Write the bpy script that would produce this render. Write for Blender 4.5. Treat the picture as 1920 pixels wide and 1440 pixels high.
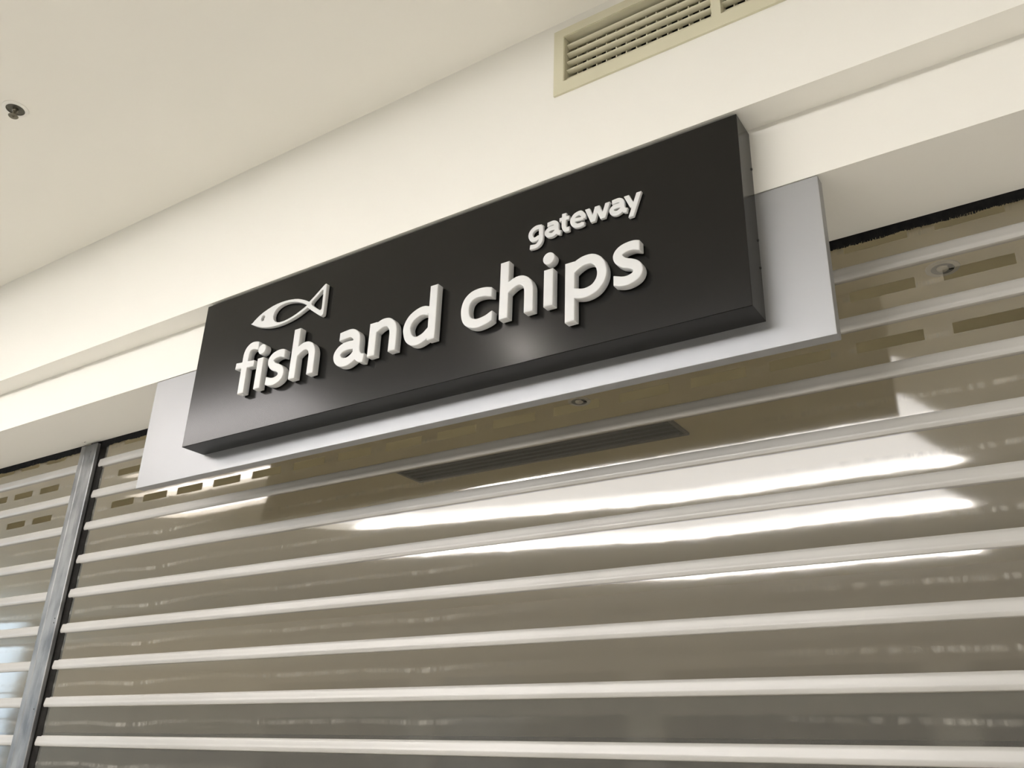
import bpy, bmesh, math, random
import numpy as np
from mathutils import Matrix, Vector

# ------------------------------------------------------------------ clear
for o in list(bpy.data.objects):
    bpy.data.objects.remove(o, do_unlink=True)
scene = bpy.context.scene
COL = scene.collection
random.seed(7)

# ------------------------------------------------------------------ camera
cam_data = bpy.data.cameras.new('camera')
cam_data.sensor_width = 36.0
cam_data.lens = 1676.77 / 1920.0 * 36.0
cam_data.clip_start = 0.05
cam = bpy.data.objects.new('camera', cam_data)
COL.objects.link(cam)
_R = [[0.8330968518705096, -0.5170678629178659, 0.1964445482598009],
      [0.5521943834521276, 0.7568558923559938, -0.34964341991511433],
      [0.0321091620471604, 0.3997624086173729, 0.9160562310082639]]
cam.matrix_world = Matrix(((_R[0][0], _R[0][2], -_R[0][1], 2.11996),
                           (_R[1][0], _R[1][2], -_R[1][1], -1.46031),
                           (_R[2][0], _R[2][2], -_R[2][1], 1.55002),
                           (0, 0, 0, 1)))
scene.camera = cam

# ------------------------------------------------------------------ world, exposure
world = bpy.data.worlds.new('world')
scene.world = world
world.use_nodes = True
world.node_tree.nodes['Background'].inputs[0].default_value = (0.75, 0.85, 1.0, 1)
world.node_tree.nodes['Background'].inputs[1].default_value = 0.6
vs = scene.view_settings
vs.view_transform = 'Standard'
vs.look = 'None'
vs.exposure = 0.76
vs.gamma = 1.0
vs.use_curve_mapping = False

# only a handful of lamps: sample them by power
scene.cycles.use_light_tree = False

# light levels of the place and the added shop fill (emission strengths)
SKYLIGHT = 3.6         # luminous panels in the ceiling recesses across the walkway
COVE = 26.0            # brighter lamp strip along the far side of each recess
SIDELIGHT = 8.0        # smaller luminous panel further left
DAYWINDOW = 2.6        # daylight in the end window, far left
SPOT = 160.0            # recessed lamp in the walkway ceiling
GLOW = 5.5             # diffuser close to those lamp strips
SHOP_FILL = 1.5            # unseen glowing panel added to brighten the shop interior

# ------------------------------------------------------------------ materials
def new_mat(name):
    m = bpy.data.materials.new(name)
    m.use_nodes = True
    nt = m.node_tree
    for n in list(nt.nodes):
        nt.nodes.remove(n)
    out = nt.nodes.new('ShaderNodeOutputMaterial')
    return m, nt, out


def noise_factor(nt, scale, detail=3.0, stretch=(1, 1, 1), rough=0.5):
    tc = nt.nodes.new('ShaderNodeTexCoord')
    mp = nt.nodes.new('ShaderNodeMapping')
    mp.inputs['Scale'].default_value = stretch
    nz = nt.nodes.new('ShaderNodeTexNoise')
    nz.inputs['Scale'].default_value = scale
    nz.inputs['Detail'].default_value = detail
    nz.inputs['Roughness'].default_value = rough
    nt.links.new(tc.outputs['Object'], mp.inputs['Vector'])
    nt.links.new(mp.outputs['Vector'], nz.inputs['Vector'])
    return nz.outputs['Fac']


def surface(name, a, b=None, rough=0.5, metal=0.0, scale=6.0, detail=3.0, stretch=(1, 1, 1),
            bump=0.0, bump_scale=200.0, spec=0.5, lo=0.35, hi=0.65, rough2=None, coat=0.0, sss=0.0):
    """Principled surface whose colour wanders between a and b with a noise."""
    m, nt, out = new_mat(name)
    p = nt.nodes.new('ShaderNodeBsdfPrincipled')
    p.inputs['Roughness'].default_value = rough
    p.inputs['Metallic'].default_value = metal
    p.inputs['Specular IOR Level'].default_value = spec
    p.inputs['Coat Weight'].default_value = coat
    p.inputs['Coat Roughness'].default_value = 0.08
    p.inputs['Subsurface Weight'].default_value = sss
    p.inputs['Subsurface Radius'].default_value = (1.0, 0.95, 0.9)
    p.inputs['Subsurface Scale'].default_value = 0.012
    b = b or a
    f = noise_factor(nt, scale, detail, stretch)
    r = nt.nodes.new('ShaderNodeValToRGB')
    r.color_ramp.elements[0].position = lo
    r.color_ramp.elements[1].position = hi
    r.color_ramp.elements[0].color = (*a, 1)
    r.color_ramp.elements[1].color = (*b, 1)
    nt.links.new(f, r.inputs['Fac'])
    nt.links.new(r.outputs['Color'], p.inputs['Base Color'])
    if rough2 is not None:
        mr = nt.nodes.new('ShaderNodeMapRange')
        mr.inputs['To Min'].default_value = rough
        mr.inputs['To Max'].default_value = rough2
        nt.links.new(f, mr.inputs['Value'])
        nt.links.new(mr.outputs['Result'], p.inputs['Roughness'])
    if bump > 0:
        f2 = noise_factor(nt, bump_scale, 2.0, stretch)
        bp = nt.nodes.new('ShaderNodeBump')
        bp.inputs['Strength'].default_value = bump
        bp.inputs['Distance'].default_value = 0.001
        nt.links.new(f2, bp.inputs['Height'])
        nt.links.new(bp.outputs['Normal'], p.inputs['Normal'])
    nt.links.new(p.outputs['BSDF'], out.inputs['Surface'])
    return m


def glow(name, color, strength):
    m, nt, out = new_mat(name)
    e = nt.nodes.new('ShaderNodeEmission')
    e.inputs['Color'].default_value = (*color, 1)
    e.inputs['Strength'].default_value = strength
    nt.links.new(e.outputs['Emission'], out.inputs['Surface'])
    return m


def clear_plastic(name):
    """Clear polycarbonate sheet: see-through, mirror sheen that rises at a slant, rubbed scuff streaks."""
    m, nt, out = new_mat(name)
    N, L = nt.nodes, nt.links
    lw = N.new('ShaderNodeLayerWeight'); lw.inputs['Blend'].default_value = 0.5
    pw = N.new('ShaderNodeMath'); pw.operation = 'POWER'; pw.inputs[1].default_value = 4.0
    L.new(lw.outputs['Facing'], pw.inputs[0])
    mr = N.new('ShaderNodeMapRange')
    mr.inputs['To Min'].default_value = 0.062; mr.inputs['To Max'].default_value = 0.9
    L.new(pw.outputs['Value'], mr.inputs['Value'])
    tr = N.new('ShaderNodeBsdfTransparent'); tr.inputs['Color'].default_value = (0.93, 0.915, 0.88, 1)
    gl = N.new('ShaderNodeBsdfGlossy'); gl.inputs['Roughness'].default_value = 0.065
    gl.inputs['Color'].default_value = (1, 0.985, 0.97, 1)
    # slightly wavy sheet
    wv = noise_factor(nt, 9.0, 3.0, (0.5, 1, 1.2), 0.6)
    bp = N.new('ShaderNodeBump'); bp.inputs['Strength'].default_value = 0.06; bp.inputs['Distance'].default_value = 0.004
    L.new(wv, bp.inputs['Height']); L.new(bp.outputs['Normal'], gl.inputs['Normal'])
    mx = N.new('ShaderNodeMixShader')
    L.new(mr.outputs['Result'], mx.inputs['Fac']); L.new(tr.outputs['BSDF'], mx.inputs[1]); L.new(gl.outputs['BSDF'], mx.inputs[2])
    # scuffs: a worn streak along the middle of each sheet, made of short upright rubs, over a faint even film that lifts the tone
    tc = N.new('ShaderNodeTexCoord'); sep = N.new('ShaderNodeSeparateXYZ'); L.new(tc.outputs['Object'], sep.inputs['Vector'])
    wob = noise_factor(nt, 1.7, 1.0, (1, 1, 1))
    wz = N.new('ShaderNodeMath'); wz.operation = 'MULTIPLY_ADD'; wz.inputs[1].default_value = 0.05
    L.new(wob, wz.inputs[0]); L.new(sep.outputs['Z'], wz.inputs[2])
    dz = N.new('ShaderNodeMath'); dz.operation = 'SUBTRACT'; dz.inputs[1].default_value = 0.098
    L.new(wz.outputs['Value'], dz.inputs[0])
    ab = N.new('ShaderNodeMath'); ab.operation = 'ABSOLUTE'; L.new(dz.outputs['Value'], ab.inputs[0])
    band = N.new('ShaderNodeMapRange')
    band.inputs['From Min'].default_value = 0.003; band.inputs['From Max'].default_value = 0.008
    band.inputs['To Min'].default_value = 1.0; band.inputs['To Max'].default_value = 0.0
    L.new(ab.outputs['Value'], band.inputs['Value'])
    rub = noise_factor(nt, 90.0, 3.0, (1, 1, 0.15), 0.7)
    big = wob
    rb = N.new('ShaderNodeMapRange'); rb.inputs['From Min'].default_value = 0.42; rb.inputs['From Max'].default_value = 0.75
    L.new(rub, rb.inputs['Value'])
    bg = N.new('ShaderNodeMapRange'); bg.inputs['From Min'].default_value = 0.42; bg.inputs['From Max'].default_value = 0.62
    L.new(big, bg.inputs['Value'])
    m1 = N.new('ShaderNodeMath'); m1.operation = 'MULTIPLY'; L.new(band.outputs['Result'], m1.inputs[0]); L.new(rb.outputs['Result'], m1.inputs[1])
    m2 = N.new('ShaderNodeMath'); m2.operation = 'MULTIPLY'; L.new(m1.outputs['Value'], m2.inputs[0]); L.new(bg.outputs['Result'], m2.inputs[1])
    m3 = N.new('ShaderNodeMath'); m3.operation = 'MULTIPLY_ADD'; m3.inputs[1].default_value = 0.20; m3.inputs[2].default_value = 0.055
    L.new(m2.outputs['Value'], m3.inputs[0])
    df = N.new('ShaderNodeBsdfDiffuse'); df.inputs['Color'].default_value = (0.80, 0.77, 0.70, 1)
    mx2 = N.new('ShaderNodeMixShader')
    L.new(m3.outputs['Value'], mx2.inputs['Fac']); L.new(mx.outputs['Shader'], mx2.inputs[1]); L.new(df.outputs['BSDF'], mx2.inputs[2])
    L.new(mx2.outputs['Shader'], out.inputs['Surface'])
    return m


def soffit_paint(name):
    """Cream paint with the small grubby scuff left where the steel post meets it."""
    m, nt, out = new_mat(name)
    N, L = nt.nodes, nt.links
    p = N.new('ShaderNodeBsdfPrincipled'); p.inputs['Roughness'].default_value = 0.55
    tc = N.new('ShaderNodeTexCoord'); mp = N.new('ShaderNodeMapping')
    mp.inputs['Location'].default_value = (1.062 * 28, -0.308 * 85, -2.663 * 20)
    mp.inputs['Scale'].default_value = (28, 85, 20)
    L.new(tc.outputs['Object'], mp.inputs['Vector'])
    ln = N.new('ShaderNodeVectorMath'); ln.operation = 'LENGTH'; L.new(mp.outputs['Vector'], ln.inputs[0])
    nz = noise_factor(nt, 220.0, 3.0)
    ad = N.new('ShaderNodeMath'); ad.operation = 'MULTIPLY_ADD'; ad.inputs[1].default_value = 1.6
    L.new(nz, ad.inputs[0]); L.new(ln.outputs['Value'], ad.inputs[2])
    r = N.new('ShaderNodeValToRGB')
    r.color_ramp.elements[0].position = 0.90; r.color_ramp.elements[0].color = (0.10, 0.09, 0.07, 1)
    r.color_ramp.elements[1].position = 1.35; r.color_ramp.elements[1].color = (0.80, 0.778, 0.715, 1)
    L.new(ad.outputs['Value'], r.inputs['Fac']); L.new(r.outputs['Color'], p.inputs['Base Color'])
    L.new(p.outputs['BSDF'], out.inputs['Surface'])
    return m


M = {
    'paint': surface('cream_wall_paint', (0.80, 0.778, 0.715), (0.815, 0.793, 0.730), 0.55, scale=1.2, bump=0.05, bump_scale=350),
    'ceil': surface('white_ceiling_paint', (0.80, 0.775, 0.70), (0.815, 0.79, 0.718), 0.65, scale=0.8, bump=0.04, bump_scale=300),
    'soffit': soffit_paint('cream_soffit_paint'),
    'black': surface('satin_black_sign_paint', (0.0045, 0.0042, 0.0036), (0.0055, 0.0050, 0.0044), 0.20, scale=3.0, bump=0.0, spec=0.33),
    'silver': surface('silver_metallic_paint', (0.340, 0.342, 0.346), (0.358, 0.358, 0.360), 0.43, metal=0.55, scale=2.0, bump=0.03, bump_scale=900),
    'acrylic': surface('white_acrylic', (0.64, 0.64, 0.63), (0.66, 0.66, 0.65), 0.38, scale=8.0, sss=0.55),
    'rail': surface('pale_anodised_rail', (0.41, 0.395, 0.365), (0.46, 0.445, 0.415), 0.36, metal=0.12, scale=5.0, stretch=(0.5, 1, 1), rough2=0.46),
    'steel': surface('aged_galvanised_steel', (0.17, 0.17, 0.172), (0.33, 0.328, 0.32), 0.42, metal=0.75, scale=20.0, detail=6, stretch=(1, 1, 0.42), rough2=0.6),
    'clear': clear_plastic('clear_polycarbonate'),
    'rubber': surface('black_rubber', (0.012, 0.011, 0.010), (0.02, 0.019, 0.017), 0.8, scale=40, spec=0.1),
    'bristle': surface('black_brush_bristle', (0.010, 0.010, 0.011), (0.02, 0.019, 0.019), 0.85, scale=60, spec=0.15),
    'vent': surface('beige_vent_enamel', (0.60, 0.565, 0.41), (0.63, 0.595, 0.44), 0.45, scale=5),
    'duct': surface('dark_duct_lining', (0.03, 0.028, 0.022), (0.04, 0.036, 0.03), 0.9, scale=5),
    'bronze': surface('tarnished_brass', (0.16, 0.145, 0.11), (0.24, 0.22, 0.17), 0.38, metal=0.8, scale=60),
    'cup': surface('dark_sprinkler_cup', (0.10, 0.095, 0.075), (0.14, 0.13, 0.10), 0.4, metal=0.4, scale=60),
    'white': surface('white_enamel', (0.78, 0.76, 0.70), (0.80, 0.78, 0.72), 0.4, scale=6),
    'floor': surface('pale_floor_tile', (0.60, 0.575, 0.525), (0.66, 0.635, 0.58), 0.35, scale=2.5),
    'shopceil': surface('yellowed_shop_ceiling', (0.76, 0.69, 0.47), (0.80, 0.73, 0.50), 0.7, scale=1.0),
    'shopwall': surface('tan_shop_wall', (0.72, 0.675, 0.575), (0.76, 0.715, 0.61), 0.6, scale=1.0),
    'greyband': surface('grey_shop_panel', (0.22, 0.22, 0.22), (0.27, 0.27, 0.265), 0.5, scale=1.5),
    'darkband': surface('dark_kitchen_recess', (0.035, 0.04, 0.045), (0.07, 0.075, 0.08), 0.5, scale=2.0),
    'shopfloor': surface('brown_shop_floor', (0.55, 0.50, 0.40), (0.60, 0.55, 0.45), 0.5, scale=2.0),
    'grille': surface('slate_grey_diffuser', (0.10, 0.106, 0.122), (0.13, 0.136, 0.155), 0.5, scale=20),
    'screw': surface('dark_screw', (0.02, 0.02, 0.018), (0.03, 0.03, 0.028), 0.5, scale=50),
    'ink': surface('black_marker_ink', (0.02, 0.02, 0.02), (0.03, 0.03, 0.03), 0.7, scale=50),
    'facade': surface('muted_shopfront_wall', (0.72, 0.69, 0.62), (0.76, 0.73, 0.66), 0.6, scale=0.7),
    'darkglass': surface('dark_shopfront_glass', (0.035, 0.04, 0.045), (0.06, 0.065, 0.07), 0.15, scale=0.8),
    'skylight': glow('luminous_ceiling_diffuser', (1.0, 0.985, 0.985), SKYLIGHT),
    'shop_fill': glow('shop_fill_glow', (1.0, 0.92, 0.74), SHOP_FILL),
    'near_cove': glow('diffuser_near_lamp_strip', (1.0, 0.98, 0.975), GLOW),
    'cove': glow('cove_lamp_strip', (1.0, 0.98, 0.975), COVE),
    'sidelight': glow('luminous_side_diffuser', (1.0, 0.945, 0.93), SIDELIGHT),
    'day': glow('daylight_window', (0.66, 0.83, 1.0), DAYWINDOW),
    'lamp': glow('recessed_lamp_lens', (1.0, 0.93, 0.85), SPOT),
}


# ------------------------------------------------------------------ builders
def link(name, me, mat, parent=None):
    o = bpy.data.objects.new(name, me)
    COL.objects.link(o)
    if mat is not None and not me.materials:
        me.materials.append(M[mat])
    if parent is not None:
        o.parent = parent
    return o


def tag(o, label=None, cat=None, group=None, kind=None):
    if label: o['label'] = label
    if cat: o['category'] = cat
    if group: o['group'] = group
    if kind: o['kind'] = kind
    return o


def empty(name, loc=(0, 0, 0)):
    o = bpy.data.objects.new(name, None)
    o.location = loc
    o.empty_display_size = 0.05
    COL.objects.link(o)
    return o


def rel(o, parent):
    """Keep world placement of a part whose thing's Empty is not at the origin."""
    o.parent = parent
    o.location = Vector(o.location) - Vector(parent.location)
    return o


def mesh_boxes(name, boxes, bevel=0.0, segs=2):
    bm = bmesh.new()
    for (x0, x1, y0, y1, z0, z1) in boxes:
        vs_ = [bm.verts.new(c) for c in ((x0, y0, z0), (x1, y0, z0), (x1, y1, z0), (x0, y1, z0),
                                         (x0, y0, z1), (x1, y0, z1), (x1, y1, z1), (x0, y1, z1))]
        for f in ((3, 2, 1, 0), (4, 5, 6, 7), (0, 1, 5, 4), (1, 2, 6, 5), (2, 3, 7, 6), (3, 0, 4, 7)):
            bm.faces.new([vs_[i] for i in f])
    if bevel > 0:
        bmesh.ops.bevel(bm, geom=list(bm.edges), offset=bevel, segments=segs, affect='EDGES', profile=0.6)
    me = bpy.data.meshes.new(name)
    bm.to_mesh(me); bm.free()
    return me


def box(name, b, mat, parent=None, bevel=0.0):
    return link(name, mesh_boxes(name, [b] if not isinstance(b, list) else b, bevel), mat, parent)


def extrude_profile(name, prof, x0, x1, closed=True, smooth=True, angle=35):
    """Profile of (y, z) points run along x."""
    n = len(prof)
    v = [(x0, y, z) for y, z in prof] + [(x1, y, z) for y, z in prof]
    f = [(i, (i + 1) % n, n + (i + 1) % n, n + i) for i in range(n)]
    f.append(tuple(range(n - 1, -1, -1))); f.append(tuple(range(n, 2 * n)))
    me = bpy.data.meshes.new(name)
    me.from_pydata(v, [], f)
    me.update()
    bm = bmesh.new(); bm.from_mesh(me); bmesh.ops.recalc_face_normals(bm, faces=bm.faces); bm.to_mesh(me); bm.free()
    if smooth:
        for p in me.polygons: p.use_smooth = True
        me.set_sharp_from_angle(angle=math.radians(angle))
    return me


def lathe(name, prof, segs=40, axis_down=False, cap=True):
    """Profile of (radius, z) turned about z."""
    v, f = [], []
    for r, z in prof:
        for k in range(segs):
            a = 2 * math.pi * k / segs
            v.append((r * math.cos(a), r * math.sin(a), z))
    for i in range(len(prof) - 1):
        for k in range(segs):
            k2 = (k + 1) % segs
            f.append((i * segs + k, i * segs + k2, (i + 1) * segs + k2, (i + 1) * segs + k))
    if cap:
        f.append(tuple(range(segs - 1, -1, -1)))
        f.append(tuple((len(prof) - 1) * segs + k for k in range(segs)))
    me = bpy.data.meshes.new(name)
    me.from_pydata(v, [], f); me.update()
    bm = bmesh.new(); bm.from_mesh(me); bmesh.ops.recalc_face_normals(bm, faces=bm.faces); bm.to_mesh(me); bm.free()
    for p in me.polygons: p.use_smooth = True
    me.set_sharp_from_angle(angle=math.radians(35))
    return me


# ------------------------------------------------------------------ setting
ZC, ZU, ZF = 3.294, 2.8266, 2.6632      # walkway ceiling, underside of bulkhead, underside of fascia
D1, YS = 0.0765, 0.3318                 # depth of the sign recess, back edge of the soffit
XL, XR = -12.0, 8.0

VX0, VX1, VZ0, VZ1 = 1.2455, 2.0268, 3.0949, 3.2376     # opening behind the vent
wall = box('wall_front', [(XL, XR, 0, 0.44, ZU, VZ0), (XL, XR, 0, 0.44, VZ1, 3.6), (XL, VX0, 0, 0.44, VZ0, VZ1),
                          (VX1, XR, 0, 0.44, VZ0, VZ1), (VX0, VX1, 0.20, 0.44, VZ0, VZ1)], 'paint')
tag(wall, 'cream painted upper bulkhead above the black sign', kind='structure')
tr1 = box('trim_1', [(XL, XR, D1, YS, ZF, ZU)], 'soffit')
tag(tr1, 'cream lower fascia and its underside, stepped back behind the sign', kind='structure')
tr2 = box('trim_2', [(XL, XR, 0.42, 0.44, 2.72, ZU)], 'shopwall')
tag(tr2, 'inner lintel edge above the shutters', kind='structure')

holes = [(-2.6, 1.45, -4.3, -2.12), (-3.5, -1.15, -1.85, -1.33), (3.3, 6.9, -4.3, -2.12)]  # third recess is unseen, added to brighten the right side
xs = sorted({XL, XR} | {h[0] for h in holes} | {h[1] for h in holes})
ys = sorted({-10.0, 0.0} | {h[2] for h in holes} | {h[3] for h in holes})
cb = []
for i in range(len(xs) - 1):
    for j in range(len(ys) - 1):
        cx, cy = (xs[i] + xs[i + 1]) / 2, (ys[j] + ys[j + 1]) / 2
        if not any(h[0] < cx < h[1] and h[2] < cy < h[3] for h in holes):
            cb.append((xs[i], xs[i + 1], ys[j], ys[j + 1], ZC, 3.6))
tag(box('ceiling', cb, 'ceil'), 'plain white walkway ceiling', kind='structure')
for k, (h, mt) in enumerate(zip(holes, ('skylight', 'sidelight', 'skylight'))):
    o = box('window_%d' % (k + 1), (h[0], h[1], h[2], h[3], 3.405, 3.42), mt)
    tag(o, ('large luminous skylight panel set in the walkway ceiling', 'narrow luminous skylight panel set in the walkway ceiling',
             'unseen luminous ceiling panel added further right to brighten that side')[k], kind='structure')
# the big recess has one splayed corner; its lamp strip runs along the splay and the far edge
hx0, hx1, hy0, hy1 = holes[0]
CX, CY = -0.60, -2.75            # the splay runs from (hx0, CY) to (CX, hy0)


def prism(name, ring, z0, z1):
    n_ = len(ring)
    me_ = bpy.data.meshes.new(name)
    me_.from_pydata([(x_, y_, z0) for x_, y_ in ring] + [(x_, y_, z1) for x_, y_ in ring], [],
                    [tuple(range(n_ - 1, -1, -1)), tuple(range(n_, 2 * n_))] + [(i_, (i_ + 1) % n_, n_ + (i_ + 1) % n_, n_ + i_) for i_ in range(n_)])
    me_.update()
    return me_


tag(link('trim_4', prism('trim_4', [(hx0, hy0), (CX, hy0), (hx0, CY)], ZC, 3.6), 'ceil'), 'splayed corner of the ceiling recess', kind='structure')


def lamp_strip(a_, b_):
    d_ = Vector((b_[0] - a_[0], b_[1] - a_[1])); L_ = d_.length; d_.normalize()
    prof = [(0.002, ZC + 0.004), (0.16, 3.400), (0.16, 3.404), (0.002, 3.404)]
    o_ = link('lamp_strip', extrude_profile('lamp_strip', prof, 0.0, L_, smooth=False), 'cove', bpy.data.objects['window_1'])
    o_.location = (a_[0], a_[1], 0); o_.rotation_euler = (0, 0, math.atan2(d_.y, d_.x))
    o_ = link('diffuser_strip', extrude_profile('diffuser_strip', [(0.162, 3.4005), (0.62, 3.4005), (0.62, 3.4035), (0.162, 3.4035)], 0.0, L_, smooth=False), 'near_cove', bpy.data.objects['window_1'])
    o_.location = (a_[0], a_[1], 0); o_.rotation_euler = (0, 0, math.atan2(d_.y, d_.x))


lamp_strip((hx0 + 0.02, CY - 0.01), (CX, hy0 + 0.01))
lamp_strip((CX, hy0 + 0.002), (hx1 - 0.02, hy0 + 0.002))
tag(box('floor', (XL, XR, -10, 0.44, -0.1, 0), 'floor'), 'pale tiled walkway floor', kind='structure')
tag(box('wall_opposite', [(XL, XR, -10.2, -10, 2.5, 3.6), (XL, XR, -10.2, -10, -0.1, 0.15)] +
        [(x, x + 0.5, -10.2, -10, 0.15, 2.5) for x in np.arange(XL, XR, 4.0)], 'facade'), 'far wall across the walkway', kind='structure')
tag(box('wall_glazing', (XL, XR, -10.15, -10.1, 0.15, 2.5), 'darkglass'), 'dark glazing of the far wall', kind='structure')
tag(box('wall_right', (XR, XR + 0.2, -10.2, 6, -0.1, 3.6), 'paint'), 'end wall to the right', kind='structure')
tag(box('wall_left', [(XL - 0.2, XL, -10.2, 6, -0.1, 0.9), (XL - 0.2, XL, -10.2, 6, 3.2, 3.6),
                      (XL - 0.2, XL, -10.2, -5.6, 0.9, 3.2), (XL - 0.2, XL, -0.6, 6, 0.9, 3.2)], 'paint'), 'end wall to the left', kind='structure')
w3 = box('window_4', (XL - 0.12, XL - 0.08, -5.6, -0.6, 0.9, 3.2), 'day')
tag(w3, 'daylit end window far to the left', kind='structure')
wf = box('window_frame', [(XL - 0.07, XL - 0.02, y, y + 0.07, 0.9, 3.2) for y in (-5.6, -4.35, -3.1, -1.85, -0.67)] +
         [(XL - 0.07, XL - 0.02, -5.6, -0.6, 2.1, 2.16)], 'white', w3)
# the shop behind the shutters
tag(box('ceiling', (-11.5, 5, 0.44, 5.6, 3.0, 3.05), 'shopceil'), 'dim yellowish shop ceiling seen through the shutter', kind='structure')
tag(box('floor', (-11.5, 5, 0.44, 5.6, -0.1, 0), 'shopfloor'), 'shop floor behind the shutter', kind='structure')
tag(box('wall_back', (-11.5, 5, 5.5, 5.6, 2.25, 3.05), 'shopwall'), 'tan upper wall at the back of the shop', kind='structure')
tag(box('trim_3', (-11.5, 5, 5.45, 5.6, 1.85, 2.25), 'greyband'), 'grey panel along the back of the shop', kind='structure')
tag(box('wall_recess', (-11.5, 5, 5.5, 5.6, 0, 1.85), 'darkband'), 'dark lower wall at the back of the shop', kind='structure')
tag(box('window_5', (-9.5, -6.5, 0.455, 0.47, 0.9, 2.3), 'shop_fill'), 'unseen glowing panel added at the front wall to brighten the shop interior', kind='structure')
tag(box('wall_side', [(-11.6, -11.5, 0.44, 5.6, 0, 3.05), (5, 5.1, 0.44, 5.6, 0, 3.05)], 'shopwall'), 'side walls of the shop', kind='structure')
tag(box('wall_pier', [(3.32, XR, 0.2, 0.44, 0, ZF), (XL, -4.16, 0.2, 0.44, 0, ZF)], 'paint'), 'wall piers at the ends of the shutters', kind='structure')

# ------------------------------------------------------------------ roller shutters
PITCH, RAIL_H, Z0 = 0.1218, 0.0290, 2.5630      # rail k has its lower edge at Z0 - k * PITCH
PANEL_Y = 0.3400
SLOT0, SLOT_P, SLOT_L, SLOT_H = -0.8455, 0.1865, 0.1325, 0.0255

RAIL_PROF = [(0.3490, -0.0035), (0.3415, -0.0040), (0.3365, -0.0025), (0.3342, 0.0005), (0.3332, 0.0045), (0.3330, 0.0075),
             (0.3334, 0.0085), (0.3345, 0.0150), (0.3357, 0.0220), (0.3372, 0.0270), (0.3400, 0.0297), (0.3490, 0.0305)]


def panel_mesh(name, x0, x1, slots):
    """One gently bowed clear sheet, local z from the rail below up to the rail above, with punched slots."""
    zlo, zhi, th = RAIL_H - 0.006, PITCH + 0.004, 0.0024
    zm = (RAIL_H + PITCH) / 2
    zs = sorted(set([zlo, zhi] + [zlo + (zhi - zlo) * k / 12 for k in range(1, 12)] + ([zm - SLOT_H / 2, zm + SLOT_H / 2] if slots else [])))
    xs_ = [x0, x1]
    for a in slots: xs_ += [a, a + SLOT_L]
    xs_ = sorted(xs_)
    xs2 = []
    for a, b in zip(xs_[:-1], xs_[1:]):
        xs2.append(a)
    xs2.append(xs_[-1])
    half = (PITCH - RAIL_H) / 2
    R = half / math.radians(2.3)
    def yy(z): return PANEL_Y + ((z - zm) ** 2) / (2 * R) - 0.0010
    nx, nz = len(xs2), len(zs)
    v = [(x, yy(z), z) for x in xs2 for z in zs] + [(x, yy(z) + th, z) for x in xs2 for z in zs]
    off = nx * nz
    idx = lambda i, j: i * nz + j
    f = []
    def hole(i, j):
        if not (0 <= i < nx - 1 and 0 <= j < nz - 1): return True
        cx, cz = (xs2[i] + xs2[i + 1]) / 2, (zs[j] + zs[j + 1]) / 2
        return abs(cz - zm) < SLOT_H / 2 and any(a < cx < a + SLOT_L for a in slots)
    for i in range(nx - 1):
        for j in range(nz - 1):
            if hole(i, j): continue
            a, b, c, d = idx(i, j), idx(i + 1, j), idx(i + 1, j + 1), idx(i, j + 1)
            f.append((a, b, c, d)); f.append((off + d, off + c, off + b, off + a))
            if hole(i - 1, j): f.append((a, d, off + d, off + a))
            if hole(i + 1, j): f.append((c, b, off + b, off + c))
            if hole(i, j - 1): f.append((b, a, off + a, off + b))
            if hole(i, j + 1): f.append((d, c, off + c, off + d))
    me = bpy.data.meshes.new(name)
    me.from_pydata(v, [], f); me.update()
    for p in me.polygons: p.use_smooth = True
    me.set_sharp_from_angle(angle=math.radians(40))
    return me


def shutter(x0, x1, label, slots):
    root = empty('roller_shutter', ((x0 + x1) / 2, 0.34, 0))
    tag(root, label, 'shutter')
    rail_me = extrude_profile('rail', RAIL_PROF, x0, x1)
    plain = panel_mesh('clear_panel', x0, x1, [])
    slotted = panel_mesh('clear_panel', x0, x1, slots)
    for k in range(0, 21):
        zb = Z0 - k * PITCH
        o = link('rail', rail_me, 'rail', None); o.location = (0, 0, zb); rel(o, root)
        # sheet k stands above rail k
        o = link('clear_panel', slotted if k <= 2 else plain, 'clear', None)
        o.location = (0, 0, zb); rel(o, root)
    o = box('bottom_bar', (x0, x1, 0.333, 0.352, 0.01, Z0 - 20 * PITCH), 'steel', None, 0.003); rel(o, root)
    return root


main_slots = [SLOT0 + SLOT_P * k for k in range(0, 22)]
left_slots = [-1.3580 - 0.186 * k for k in range(0, 14)]
shutter(-0.978, 3.30, 'wide clear slatted roller shutter under the sign, right of the steel post', main_slots)
shutter(-4.14, -1.105, 'narrow visible strip of clear slatted roller shutter left of the steel post', left_slots)


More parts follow.
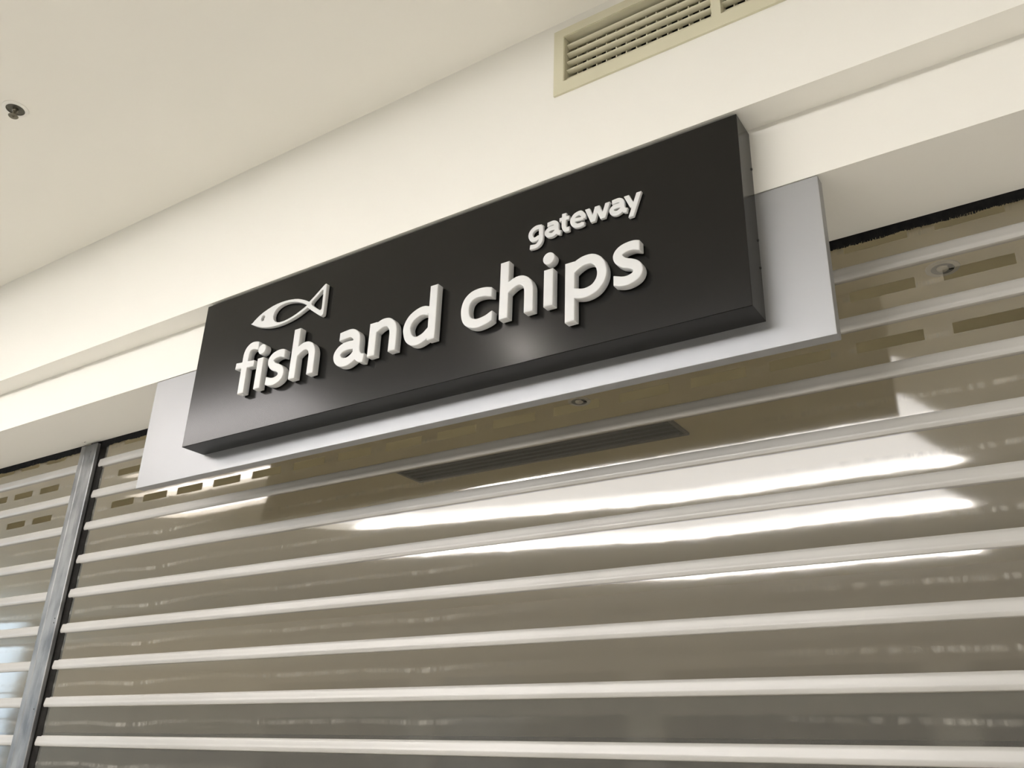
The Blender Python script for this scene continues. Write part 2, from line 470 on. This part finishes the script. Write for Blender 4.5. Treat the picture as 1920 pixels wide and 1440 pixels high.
# brush seal between soffit and curtain: a dark holder with ragged bristles
def brush_mesh(name, x0, x1):
    v, f = [], []
    rnd = random.Random(3)
    for layer, (w, drop, y) in enumerate(((0.0042, 0.0225, 0.3358), (0.0026, 0.0235, 0.3350))):
        n = int((x1 - x0) / (w * 0.72))
        low = 0.0
        for k in range(n):
            low = 0.93 * low + rnd.uniform(-0.0010, 0.0010)
            zt, zb = ZF + 0.012, ZF - drop + low + rnd.uniform(-0.0010, 0.0010)
            xa = x0 + (x1 - x0) * k / n; xb = xa + w; s = rnd.uniform(-0.0008, 0.0008); q = w * 0.22
            b = len(v)
            v += [(xa, y - 0.0004, zt), (xb, y - 0.0004, zt), (xb, y + 0.0004, zt), (xa, y + 0.0004, zt),
                  (xa + q + s, y - 0.0003, zb), (xb - q + s, y - 0.0003, zb + rnd.uniform(-0.0008, 0.0008)),
                  (xb - q + s, y + 0.0003, zb), (xa + q + s, y + 0.0003, zb)]
            f += [(b, b + 1, b + 5, b + 4), (b + 1, b + 2, b + 6, b + 5), (b + 2, b + 3, b + 7, b + 6), (b + 3, b, b + 4, b + 7), (b + 4, b + 5, b + 6, b + 7)]
    me = bpy.data.meshes.new(name); me.from_pydata(v, [], f); me.update()
    return me


for x0, x1, lab in ((-0.985, 3.30, 'black brush seal between the soffit and the wide shutter'),
                    (-4.14, -1.10, 'black brush seal between the soffit and the left shutter')):
    root = empty('brush_seal', ((x0 + x1) / 2, 0.337, ZF))
    tag(root, lab, 'seal')
    o = box('holder', (x0, x1, 0.3326, 0.3368, ZF + 0.003, ZF + 0.014), 'rubber'); rel(o, root)
    o = box('rubber_flap', (x0, x1, 0.3363, 0.3369, ZF - 0.0185, ZF + 0.012), 'rubber'); rel(o, root)
    o = link('bristles', brush_mesh('bristles', x0, x1), 'bristle'); rel(o, root); o['kind'] = 'stuff'

# ------------------------------------------------------------------ steel post between the shutters
root = empty('steel_post', (-1.042, 0.33, 0))
tag(root, 'scuffed galvanised steel post between the two shutters', 'post')
PX0, PX1 = -1.0958, -0.9885
prof = [(PX0, 0.322), (PX0 + 0.004, 0.3182), (PX0 + 0.030, 0.3180), (PX0 + 0.034, 0.3192), (PX0 + 0.072, 0.3192), (PX0 + 0.076, 0.3180),
        (PX1 - 0.004, 0.3180), (PX1, 0.3200), (PX1, 0.3320), (PX1 - 0.003, 0.3320), (PX1 - 0.003, 0.3230), (PX0 + 0.003, 0.3230), (PX0 + 0.003, 0.3600), (PX0, 0.3600)]
v = [(x, y, 0.0) for x, y in prof] + [(x, y, 2.652) for x, y in prof]
n = len(prof)
me = bpy.data.meshes.new('face_plate')
me.from_pydata(v, [], [(i, (i + 1) % n, n + (i + 1) % n, n + i) for i in range(n)] + [tuple(range(n - 1, -1, -1)), tuple(range(n, 2 * n))]); me.update()
bm = bmesh.new(); bm.from_mesh(me); bmesh.ops.recalc_face_normals(bm, faces=bm.faces); bm.to_mesh(me); bm.free()
rel(link('face_plate', me, 'steel'), root)
rel(box('guide_channel', [(-0.9885, -0.9560, 0.3372, 0.3386, 0, 2.66), (-1.0900, -0.9885, 0.3325, 0.3520, 0, 2.66),
                          (-1.1200, -1.0960, 0.3372, 0.3386, 0, 2.66)], 'rubber'), root)
rel(box('core', (-1.09, -0.995, 0.3520, 0.37, 0, 2.70), 'rubber'), root)


def ribbon(name, pts, r, y):
    """Flat pen stroke on a face looking towards -y, as a thin raised strip of quads."""
    v, f = [], []
    for (x, z) in pts:
        v += [(x - r, y, z - r * 0.3), (x + r, y, z + r * 0.3), (x - r, y + 0.0006, z - r * 0.3), (x + r, y + 0.0006, z + r * 0.3)]
    for i in range(len(pts) - 1):
        a, b = 4 * i, 4 * (i + 1)
        f += [(a, a + 1, b + 1, b), (a + 2, b + 2, b + 3, a + 3), (a, b, b + 2, a + 2), (a + 1, a + 3, b + 3, b + 1)]
    me = bpy.data.meshes.new(name); me.from_pydata(v, [], f); me.update()
    return me


px, pz = -1.0235, 2.6120
five = [(0.0050, 0.0150), (0.0005, 0.0148), (-0.0015, 0.0090), (0.0020, 0.0085), (0.0035, 0.0030), (0.0020, -0.0040), (-0.0020, -0.0085), (-0.0040, -0.0070)]
o = link('ink_mark', ribbon('ink_mark', [(px + a, pz + b) for a, b in five], 0.0011, 0.31905), 'ink'); rel(o, root)
o['label'] = 'small black pen mark shaped like a 5'
bolt_me = lathe('bolt', [(0.0028, -0.002), (0.0028, 0.0), (0.0016, 0.0012)], 12)
for bz in (2.00, 1.985, 1.70):
    o = link('bolt', bolt_me, 'screw'); o.location = (-1.003, 0.3180, bz); o.rotation_euler = (math.pi / 2, 0, 0); rel(o, root)

# ------------------------------------------------------------------ shop sign
SX, SZ0, SZ1 = 1.6597, 2.3664, 2.8164
sign = empty('shop_sign', (SX / 2, D1, SZ0))
tag(sign, 'black fish and chips shop sign with raised white letters on a silver backing', 'sign')
sbx = box('sign_box', (0, SX, 0, D1 - 0.0005, SZ0, SZ1), 'black', None, 0.0014)
rel(sbx, sign); sbx['label'] = 'satin black sign box'
bk = box('backing_panel', (-0.3018, 1.7875, D1, D1 + 0.0300, 2.3085, ZF - 0.0022), 'silver', None, 0.0012)
rel(bk, sign); bk['label'] = 'silver painted backing panel'
scr_me = lathe('screw', [(0.0030, -0.002), (0.0030, 0.0008), (0.0018, 0.0016)], 14)
for sz in (2.722, 2.548, 2.484):
    o = link('screw', scr_me, 'screw'); o.rotation_euler = (0, math.pi / 2, 0)
    o.parent = sbx
    o.location = Vector((SX + 0.0002, D1 - 0.006, sz)) - Vector(sign.location) - Vector(sbx.location)

# ---- raised letters: pen strokes (x, height above baseline), half width, curved?, end cuts -> outline -> solid letter
BASE = 2.4735
LETTERS = [
    ('f', [([(0.2459,-0.0013),(0.2456,0.0334),(0.2452,0.0688),(0.2455,0.1022),(0.2462,0.1173),(0.2516,0.1299),(0.2633,0.1371),(0.2775,0.1367),(0.2925,0.132)],0.0117,1,None,'v'),
        ([(0.2084,0.0877),(0.2833,0.0812)],0.0095,0,None,None)]),
    ('i', [([(0.309,0.0),(0.309,0.0915)],0.0119,0,None,None),
        ([(0.3084,0.1178)],0.015,0,None,None)]),
    ('s', [([(0.4034,0.0825),(0.3889,0.0876),(0.372,0.0871),(0.3591,0.0823),(0.3525,0.0732),(0.3559,0.0618),(0.367,0.0517),(0.3809,0.046),(0.3932,0.0378),(0.3977,0.0271),(0.3954,0.0177),(0.3884,0.0119),(0.3744,0.0081),(0.3591,0.0094),(0.3416,0.0159)],0.0112,1,'v','v')]),
    ('h', [([(0.4417,0.0),(0.4417,0.1455)],0.0119,0,None,None),
        ([(0.4395,0.0656),(0.4497,0.0741),(0.4615,0.0815),(0.4747,0.0862),(0.4881,0.0851),(0.5001,0.0766),(0.5064,0.0635),(0.5077,0.0463),(0.5079,0.0)],0.0117,1,None,None)]),
    ('a', [([(0.603,0.0799),(0.6228,0.0823),(0.6437,0.0822),(0.6597,0.0713),(0.6642,0.0565),(0.6649,0.0325),(0.6692,0.0164),(0.6798,0.0055),(0.6933,0.0024)],0.0115,1,'v',None),
        ([(0.659,0.0458),(0.6379,0.0493),(0.6154,0.0461),(0.6014,0.034),(0.6024,0.0201),(0.6147,0.008),(0.6339,0.0044),(0.6516,0.0104),(0.6645,0.0208)],0.012,1,None,None)]),
    ('n', [([(0.7165,0.0),(0.7165,0.0915)],0.0119,0,None,None),
        ([(0.7189,0.0701),(0.7338,0.079),(0.7492,0.0835),(0.7653,0.081),(0.7773,0.0703),(0.7826,0.0556),(0.7835,0.037),(0.783,-0.0007)],0.0117,1,None,None)]),
    ('d', [([(0.903,0.0),(0.903,0.1455)],0.0115,0,None,None),
        ([(0.8934,0.0779),(0.8742,0.0844),(0.8558,0.0814),(0.8387,0.0718),(0.8288,0.057),(0.8272,0.0409),(0.8364,0.0181),(0.8563,0.0068),(0.8808,0.012),(0.898,0.0246)],0.0115,1,None,None)]),
    ('c', [([(1.0732,0.0782),(1.0537,0.0845),(1.0333,0.0859),(1.0154,0.0814),(1.003,0.068),(0.9998,0.0442),(1.0081,0.0204),(1.0307,0.0082),(1.0583,0.0104),(1.077,0.0179)],0.0115,1,'v','v')]),
    ('h', [([(1.1073,0.0),(1.1073,0.1455)],0.0119,0,None,None),
        ([(1.1051,0.0656),(1.1153,0.0741),(1.1271,0.0815),(1.1403,0.0862),(1.1537,0.0851),(1.1657,0.0766),(1.172,0.0635),(1.1733,0.0463),(1.1735,0.0)],0.0117,1,None,None)]),
    ('i', [([(1.2241,0.0),(1.2241,0.0915)],0.0119,0,None,None),
        ([(1.2239,0.1194)],0.015,0,None,None)]),
    ('p', [([(1.2779,-0.052),(1.2779,0.0915)],0.0119,0,None,None),
        ([(1.2779,0.0686),(1.2937,0.0798),(1.3117,0.0864),(1.3311,0.0854),(1.3472,0.0732),(1.3546,0.0545),(1.3544,0.0382),(1.3482,0.0239),(1.3365,0.0126),(1.3204,0.0076),(1.3043,0.0082),(1.2804,0.016)],0.0115,1,None,None)]),
    ('s', [([(1.4436,0.0825),(1.4291,0.0876),(1.4121,0.0871),(1.3993,0.0823),(1.3927,0.0732),(1.396,0.0618),(1.4071,0.0517),(1.421,0.046),(1.4333,0.0378),(1.4379,0.0271),(1.4356,0.0177),(1.4285,0.0119),(1.4146,0.0081),(1.3993,0.0094),(1.3818,0.0159)],0.0112,1,'v','v')]),
    ('g', [([(1.1938,0.2218),(1.1939,0.2142),(1.1942,0.1962),(1.1931,0.1832),(1.188,0.1752),(1.1792,0.1719),(1.1648,0.1734)],0.0058,1,None,None),
        ([(1.195,0.2196),(1.1824,0.2212),(1.1735,0.2183),(1.1674,0.2123),(1.1656,0.2039),(1.1687,0.1953),(1.1738,0.1909),(1.1814,0.1911),(1.1893,0.1943)],0.0057,1,None,None)]),
    ('a', [([(1.2105,0.2182),(1.2184,0.2191),(1.2268,0.2191),(1.2332,0.2148),(1.235,0.2088),(1.2353,0.1993),(1.237,0.1928),(1.2412,0.1884),(1.2466,0.1872)],0.0056,1,'v',None),
        ([(1.2329,0.2046),(1.2245,0.2059),(1.2154,0.2047),(1.2098,0.1999),(1.2103,0.1943),(1.2152,0.1894),(1.2229,0.188),(1.2299,0.1904),(1.2351,0.1946)],0.0059,1,None,None)]),
    ('t', [([(1.2548,0.2339),(1.2543,0.2202),(1.2537,0.2072),(1.2543,0.1982),(1.2576,0.1913),(1.2619,0.1893),(1.2683,0.1899)],0.0058,1,None,'v'),
        ([(1.2422,0.2204),(1.2681,0.2196)],0.0048,0,None,None)]),
    ('e', [([(1.3039,0.2039),(1.3043,0.2099),(1.3001,0.2175),(1.2946,0.2217),(1.2831,0.2191),(1.2763,0.2109),(1.2759,0.2039),(1.2798,0.1956),(1.2866,0.1907),(1.2959,0.1897),(1.3064,0.1922)],0.0056,1,None,'v'),
        ([(1.2772,0.207),(1.3043,0.2049)],0.0045,0,None,None)]),
    ('w', [([(1.3135,0.2248),(1.3279,0.1868)],0.0056,0,'h','h'),
        ([(1.3279,0.1868),(1.3382,0.224)],0.0056,0,'h','h'),
        ([(1.3382,0.224),(1.352,0.1872)],0.0056,0,'h','h'),
        ([(1.352,0.1872),(1.3642,0.2244)],0.0056,0,'h','h')]),
    ('a', [([(1.3747,0.2194),(1.3826,0.2203),(1.391,0.2203),(1.3974,0.216),(1.3992,0.21),(1.3995,0.2005),(1.4012,0.194),(1.4054,0.1896),(1.4108,0.1884)],0.0056,1,'v',None),
        ([(1.3971,0.2058),(1.3887,0.2071),(1.3797,0.2059),(1.3741,0.2011),(1.3745,0.1955),(1.3794,0.1906),(1.3871,0.1892),(1.3941,0.1916),(1.3993,0.1958)],0.0059,1,None,None)]),
    ('y', [([(1.4094,0.2246),(1.4243,0.191)],0.0058,0,'h','h'),
        ([(1.4394,0.2241),(1.4191,0.1674)],0.0058,0,'h','h')]),
]


def catmull(P, n=7):
    P = [np.array(p, float) for p in P]
    if len(P) < 3: return np.array(P)
    Q = [2 * P[0] - P[1]] + P + [2 * P[-1] - P[-2]]
    out = []
    for i in range(1, len(Q) - 2):
        a, b, c, d = Q[i - 1], Q[i], Q[i + 1], Q[i + 2]
        for k in range(n):
            t = k / n
            out.append(.5 * (2 * b + (c - a) * t + (2 * a - 5 * b + 4 * c - d) * t * t + (3 * b - a - 3 * c + d) * t ** 3))
    out.append(P[-1])
    return np.array(out)


def stroke_field(strokes, X, Z):
    D = np.full(X.shape, 9.0)
    for pts, w, curved, c0, c1 in strokes:
        P = catmull(pts) if curved else np.array(pts, float)
        if len(P) == 1:
            D = np.minimum(D, np.hypot(X - P[0, 0], Z - P[0, 1]) - w); continue
        d = np.full(X.shape, 9.0)
        for a, b in zip(P[:-1], P[1:]):
            e = b - a
            t = np.clip(((X - a[0]) * e[0] + (Z - a[1]) * e[1]) / (e @ e), 0, 1)
            d = np.minimum(d, np.hypot(X - a[0] - t * e[0], Z - a[1] - t * e[1]))
        d = d - w
        for q, r, cc in ((P[0], P[1], c0), (P[-1], P[-2], c1)):
            e = (q - r) / np.linalg.norm(q - r)
            if cc == 'v': e = np.array([np.sign(e[0]), 0])
            if cc == 'h': e = np.array([0, np.sign(e[1])])
            pl = (X - q[0]) * e[0] + (Z - q[1]) * e[1]
            d = np.where(np.hypot(X - q[0], Z - q[1]) < 1.6 * w, np.maximum(d, pl), d)
        D = np.minimum(D, d)
    return D


def outlines(strokes, step):
    """Closed zero contours of the stroke field (marching squares)."""
    A = np.array([p for s in strokes for p in s[0]])
    m = max(s[1] for s in strokes) * 1.5
    xs_ = np.arange(A[:, 0].min() - m, A[:, 0].max() + m, step)
    zs_ = np.arange(A[:, 1].min() - m, A[:, 1].max() + m, step)
    X, Z = np.meshgrid(xs_, zs_, indexing='ij')
    F = stroke_field(strokes, X, Z)
    F[np.abs(F) < 1e-9] = 1e-9
    S = F < 0
    def cut(i, j, ax):
        a = F[i, j]; b = F[i + 1, j] if ax == 0 else F[i, j + 1]
        t = a / (a - b)
        return (xs_[i] + t * step, zs_[j]) if ax == 0 else (xs_[i], zs_[j] + t * step)
    segs = {}
    code = S[:-1, :-1] * 1 + S[1:, :-1] * 2 + S[1:, 1:] * 4 + S[:-1, 1:] * 8
    T = {1: [(3, 0)], 2: [(0, 1)], 3: [(3, 1)], 4: [(1, 2)], 5: [(3, 2), (1, 0)], 6: [(0, 2)], 7: [(3, 2)], 8: [(2, 3)],
         9: [(2, 0)], 10: [(0, 3), (2, 1)], 11: [(2, 1)], 12: [(1, 3)], 13: [(1, 0)], 14: [(0, 3)]}
    for i, j in zip(*np.nonzero((code > 0) & (code < 15))):
        E_ = {0: (i, j, 0), 1: (i + 1, j, 1), 2: (i, j + 1, 0), 3: (i, j, 1)}
        for a, b in T[int(code[i, j])]:
            segs[E_[a]] = E_[b]
    loops = []
    while segs:
        s = next(iter(segs)); k = s; loop = []
        while k in segs:
            loop.append(cut(*k)); k = segs.pop(k)
        if len(loop) > 8: loops.append(np.array(loop))
    return [simplify(l, step * 0.10) for l in loops]


def simplify(P, tol):
    """Douglas-Peucker on a closed loop."""
    n = len(P)
    far = int(np.argmax(np.hypot(*(P - P[0]).T)))
    def dp(Q):
        if len(Q) < 3: return list(Q)
        a, b = Q[0], Q[-1]; e = b - a; L = np.hypot(*e) or 1e-12
        d = np.abs((Q[:, 0] - a[0]) * e[1] - (Q[:, 1] - a[1]) * e[0]) / L
        k = int(np.argmax(d))
        if d[k] < tol: return [a, b]
        return dp(Q[:k + 1])[:-1] + dp(Q[k:])
    A = dp(P[:far + 1]); B_ = dp(np.vstack([P[far:], P[:1]]))
    return np.array(A[:-1] + B_[:-1])


def solid_from_loops(name, loops, thick, gap, bev):
    """Fill the loops (holes included), give them thickness and softened edges, stand them up facing -y."""
    cu = bpy.data.curves.new(name, 'CURVE')
    cu.dimensions = '2D'; cu.fill_mode = 'BOTH'
    cu.extrude = thick / 2 - bev; cu.bevel_depth = bev; cu.bevel_resolution = 2; cu.offset = -bev
    for l in loops:
        sp = cu.splines.new('POLY'); sp.points.add(len(l) - 1); sp.use_cyclic_u = True
        for p, q in zip(sp.points, l): p.co = (q[0], q[1], 0, 1)
    tmp = bpy.data.objects.new(name, cu); COL.objects.link(tmp)
    dg = bpy.context.evaluated_depsgraph_get(); dg.update()
    me = bpy.data.meshes.new_from_object(tmp.evaluated_get(dg))
    bpy.data.objects.remove(tmp); bpy.data.curves.remove(cu)
    me.name = name
    me.transform(Matrix(((1, 0, 0, 0), (0, 0, -1, -(gap + thick / 2)), (0, 1, 0, BASE), (0, 0, 0, 1))))
    for p in me.polygons: p.use_smooth = True
    me.set_sharp_from_angle(angle=math.radians(16))
    me.materials.clear()
    return me


BIG_T, SMALL_T = 0.0210, 0.0085
for k, (ch, strokes) in enumerate(LETTERS):
    big = k < 12
    loops = outlines(strokes, 0.0010 if big else 0.00055)
    me = solid_from_loops('letter', loops, BIG_T if big else SMALL_T, 0.0028 if big else 0.002, 0.0022 if big else 0.0014)
    o = link('letter', me, 'acrylic'); rel(o, sign)
    o['label'] = ('large' if big else 'small') + ' raised white letter ' + ch

# ---- fish emblem
OUT = [(0.2312, 0.2186), (0.2375, 0.2195), (0.2453, 0.2263), (0.2613, 0.2365), (0.2779, 0.244), (0.295, 0.2494), (0.3121, 0.2536), (0.3293, 0.2563), (0.3469, 0.2572),
       (0.3645, 0.2569), (0.3822, 0.2553), (0.4001, 0.2523), (0.4146, 0.2486), (0.4273, 0.2440), (0.4439, 0.2363), (0.4600, 0.2270),
       (0.4787, 0.2400), (0.4994, 0.2555), (0.5120, 0.2650), (0.5155, 0.2668), (0.5190, 0.2655), (0.5197, 0.2594), (0.5203, 0.2143), (0.5203, 0.1755),
       (0.5183, 0.1715), (0.5119, 0.1702), (0.5039, 0.1746), (0.4739, 0.1965), (0.4560, 0.2105), (0.4391, 0.2040), (0.4233, 0.1975), (0.4071, 0.1928),
       (0.3905, 0.1894), (0.3738, 0.1870), (0.3566, 0.1857), (0.3391, 0.1857), (0.3212, 0.1872), (0.3029, 0.1900), (0.2840, 0.1948), (0.2646, 0.2014),
       (0.2444, 0.2110), (0.2340, 0.2165)]
HOLE = [(0.4530, 0.2185), (0.4400, 0.2270), (0.4280, 0.2335), (0.4161, 0.2385), (0.4020, 0.2432), (0.3887, 0.2464), (0.3750, 0.2485), (0.3620, 0.2490), (0.3490, 0.2476), (0.3376, 0.2440), (0.3285, 0.2378),
        (0.3232, 0.2295), (0.3215, 0.2200), (0.3240, 0.2100), (0.3305, 0.2020), (0.3400, 0.1962), (0.3508, 0.1932), (0.3685, 0.1930), (0.3810, 0.1945), (0.3934, 0.1968), (0.4060, 0.1998), (0.4180, 0.2035), (0.4300, 0.2082), (0.4419, 0.2132)]
TAIL = [(0.5060, 0.2500), (0.5000, 0.2470), (0.4860, 0.2365), (0.4735, 0.2270), (0.4690, 0.2215), (0.4700, 0.2165), (0.4770, 0.2100), (0.4900, 0.2000), (0.5020, 0.1912), (0.5075, 0.1890), (0.5108, 0.1910), (0.5115, 0.1960), (0.5108, 0.2250), (0.5100, 0.2440), (0.5090, 0.2490)]
eye = [(0.2795 + 0.0080 * math.cos(a), 0.2245 + 0.0092 * math.sin(a)) for a in np.linspace(0, 2 * math.pi, 24, endpoint=False)]
eye.reverse()
me = solid_from_loops('fish_emblem', [OUT, HOLE, TAIL, eye], 0.0120, 0.002, 0.0012)
fish = link('fish_emblem', me, 'acrylic'); rel(fish, sign); fish['label'] = 'white outlined fish emblem above the word fish'
pup = [(0.2795 + 0.0042 * math.cos(a), 0.2262 + 0.0046 * math.sin(a)) for a in np.linspace(0, 2 * math.pi, 18, endpoint=False)]
me = solid_from_loops('eye', [pup], 0.0060, 0.001, 0.0008)
o = link('eye', me, 'acrylic'); o.parent = fish

# ------------------------------------------------------------------ air vent in the bulkhead
vent = empty('air_vent', (1.636, 0, 3.06))
tag(vent, 'beige louvred air vent set in the upper bulkhead', 'vent')
FX0, FX1, FZ0, FZ1 = 1.2180, 2.0545, 3.0600, 3.2630
MX0, MX1 = 1.6254, 1.6469


def frame_mesh(name):
    """Flat flange with a shallow chamfer round its outer edge."""
    bxs = [(FX0, FX1, -0.006, 0.004, FZ0, VZ0), (FX0, FX1, -0.006, 0.004, VZ1, FZ1), (FX0, VX0, -0.006, 0.004, VZ0, VZ1),
           (VX1, FX1, -0.006, 0.004, VZ0, VZ1), (MX0, MX1, -0.006, 0.030, VZ0, VZ1)]
    bxs += [(VX0, VX0 + 0.0015, -0.004, 0.07, VZ0, VZ1), (VX1 - 0.0015, VX1, -0.004, 0.07, VZ0, VZ1),
            (VX0, VX1, -0.004, 0.07, VZ0, VZ0 + 0.0015), (VX0, VX1, -0.004, 0.07, VZ1 - 0.0015, VZ1)]
    return mesh_boxes(name, bxs)


rel(link('frame', frame_mesh('frame'), 'vent'), vent)
# aerofoil blade, leading edge low and towards the viewer
bp_ = []
for k in range(14):
    a = 2 * math.pi * k / 14
    u, w = 0.0080 * math.cos(a), 0.0028 * math.sin(a)
    ang = math.radians(-16)
    bp_.append((0.0140 + u * math.cos(ang) - w * math.sin(ang), u * math.sin(ang) + w * math.cos(ang)))
for (a, b) in ((VX0 + 0.002, MX0), (MX1, VX1 - 0.002)):
    bme = extrude_profile('louvre_blade', bp_, a, b)
    for z in (3.2165, 3.1890, 3.1620, 3.1360, 3.1095):
        o = link('louvre_blade', bme, 'vent'); o.location = (0, 0, z); rel(o, vent)
vane_me = mesh_boxes('rear_vane', [(-0.0016, 0.0016, 0.032, 0.056, VZ0 + 0.002, VZ1 - 0.002)])
x = 1.2640
while x < VX1 - 0.006:
    if not (MX0 - 0.002 < x < MX1 + 0.002):
        o = link('rear_vane', vane_me, 'vent'); o.location = (x, 0, 0); rel(o, vent)
    x += 0.0268
rel(box('duct', [(VX0, VX1, 0.190, 0.198, VZ0, VZ1), (VX0 + 0.001, VX0 + 0.003, 0.07, 0.19, VZ0, VZ1), (VX1 - 0.003, VX1 - 0.001, 0.07, 0.19, VZ0, VZ1),
                 (VX0, VX1, 0.07, 0.19, VZ0 + 0.001, VZ0 + 0.003), (VX0, VX1, 0.07, 0.19, VZ1 - 0.003, VZ1 - 0.001)], 'duct'), vent)

# ------------------------------------------------------------------ fire sprinkler in the ceiling
spr = empty('fire_sprinkler', (-0.2940, -0.5600, ZC))
tag(spr, 'small recessed fire sprinkler with brass head in the white ceiling', 'sprinkler')
link('escutcheon', lathe('escutcheon', [(0.0255, -0.0005), (0.0258, -0.0040), (0.0300, -0.0046), (0.0360, -0.0022), (0.0365, 0.0)], 48, cap=False), 'white', spr)
link('cup', lathe('cup', [(0.0001, -0.0012), (0.0180, -0.0012), (0.0235, -0.0016), (0.0255, -0.0040), (0.0262, -0.0040), (0.0262, 0.0)], 40, cap=False), 'cup', spr)  # flush disc coloured dark for the shaded recess, ceiling left uncut
head = link('head', lathe('head', [(0.0001, 0.0), (0.0085, 0.0), (0.0085, -0.0080), (0.0060, -0.0100), (0.0040, -0.0180), (0.0032, -0.0240), (0.0001, -0.0260)], 24, cap=False), 'bronze', spr)
for s in (-1, 1):
    me = mesh_boxes('frame_arm', [(s * 0.0075 - 0.0013, s * 0.0075 + 0.0013, -0.0022, 0.0022, -0.0260, -0.0060)], 0.0006)
    link('frame_arm', me, 'bronze', head)
link('deflector', lathe('deflector', [(0.0001, -0.0255), (0.0125, -0.0262), (0.0140, -0.0275), (0.0125, -0.0290), (0.0030, -0.0290), (0.0026, -0.0310), (0.0001, -0.0310)], 32, cap=False), 'bronze', head)

# ------------------------------------------------------------------ fittings on the shop ceiling behind the shutter
ring_me = lathe('trim_ring', [(0.0330, 0.0), (0.0335, -0.0040), (0.0400, -0.0055), (0.0480, -0.0030), (0.0490, 0.0)], 40, cap=False)
cone_me = lathe('reflector', [(0.0335, -0.0035), (0.0230, -0.0012), (0.0001, -0.0010)], 40, cap=False)
bulb_me = lathe('bulb', [(0.0170, -0.0012), (0.0165, -0.0050), (0.0120, -0.0090), (0.0001, -0.0105)], 28, cap=False)
crescent_me = mesh_boxes('dark_crescent', [(0.0160, 0.0300, -0.0160, 0.0160, -0.0034, -0.0022)], 0.0008)  # dark offset plate, drawn as the dark crescent inside the fitting
for (x, y, lab) in ((1.874, 1.193, 'round recessed ceiling downlight behind the shutter, right of the silver panel'),
                    (0.392, 1.575, 'round recessed ceiling downlight half hidden by the bottom edge of the sign')):
    d = empty('recessed_downlight', (x, y, 3.0)); tag(d, lab, 'light')
    link('trim_ring', ring_me, 'white', d)
    link('reflector', cone_me, 'greyband', d)
    link('bulb', bulb_me, 'white', d)
    link('dark_crescent', crescent_me, 'rubber', d)
dif = empty('ceiling_diffuser', (-0.14, 2.03, 3.0))
tag(dif, 'long slate grey slot air diffuser in the shop ceiling behind the shutter', 'air diffuser')
link('frame', mesh_boxes('frame', [(-0.785, 0.785, -0.112, -0.095, -0.012, 0), (-0.785, 0.785, 0.095, 0.112, -0.012, 0),
                                   (-0.785, -0.768, -0.095, 0.095, -0.012, 0), (0.768, 0.785, -0.095, 0.095, -0.012, 0)]), 'greyband', dif)
sl = mesh_boxes('slat', [(-0.768, 0.768, -0.020, 0.020, -0.0100, -0.0085)])
for yy_ in (-0.070, -0.023, 0.024, 0.071):
    o = link('slat', sl, 'grille', dif); o.location = (0, yy_, 0); o.rotation_euler = (math.radians(12), 0, 0)
link('plenum', mesh_boxes('plenum', [(-0.768, 0.768, -0.095, 0.095, -0.003, -0.0005)]), 'darkband', dif)

# ------------------------------------------------------------------ recessed lamp in the walkway ceiling (lights the sign)
d = empty('recessed_downlight', (0.13, -1.53, ZC)); tag(d, 'round recessed lamp in the walkway ceiling in front of the sign', 'light')
link('trim_ring', ring_me, 'white', d)
link('lens', lathe('lens', [(0.0335, -0.0030), (0.0001, -0.0032)], 32, cap=False), 'lamp', d)
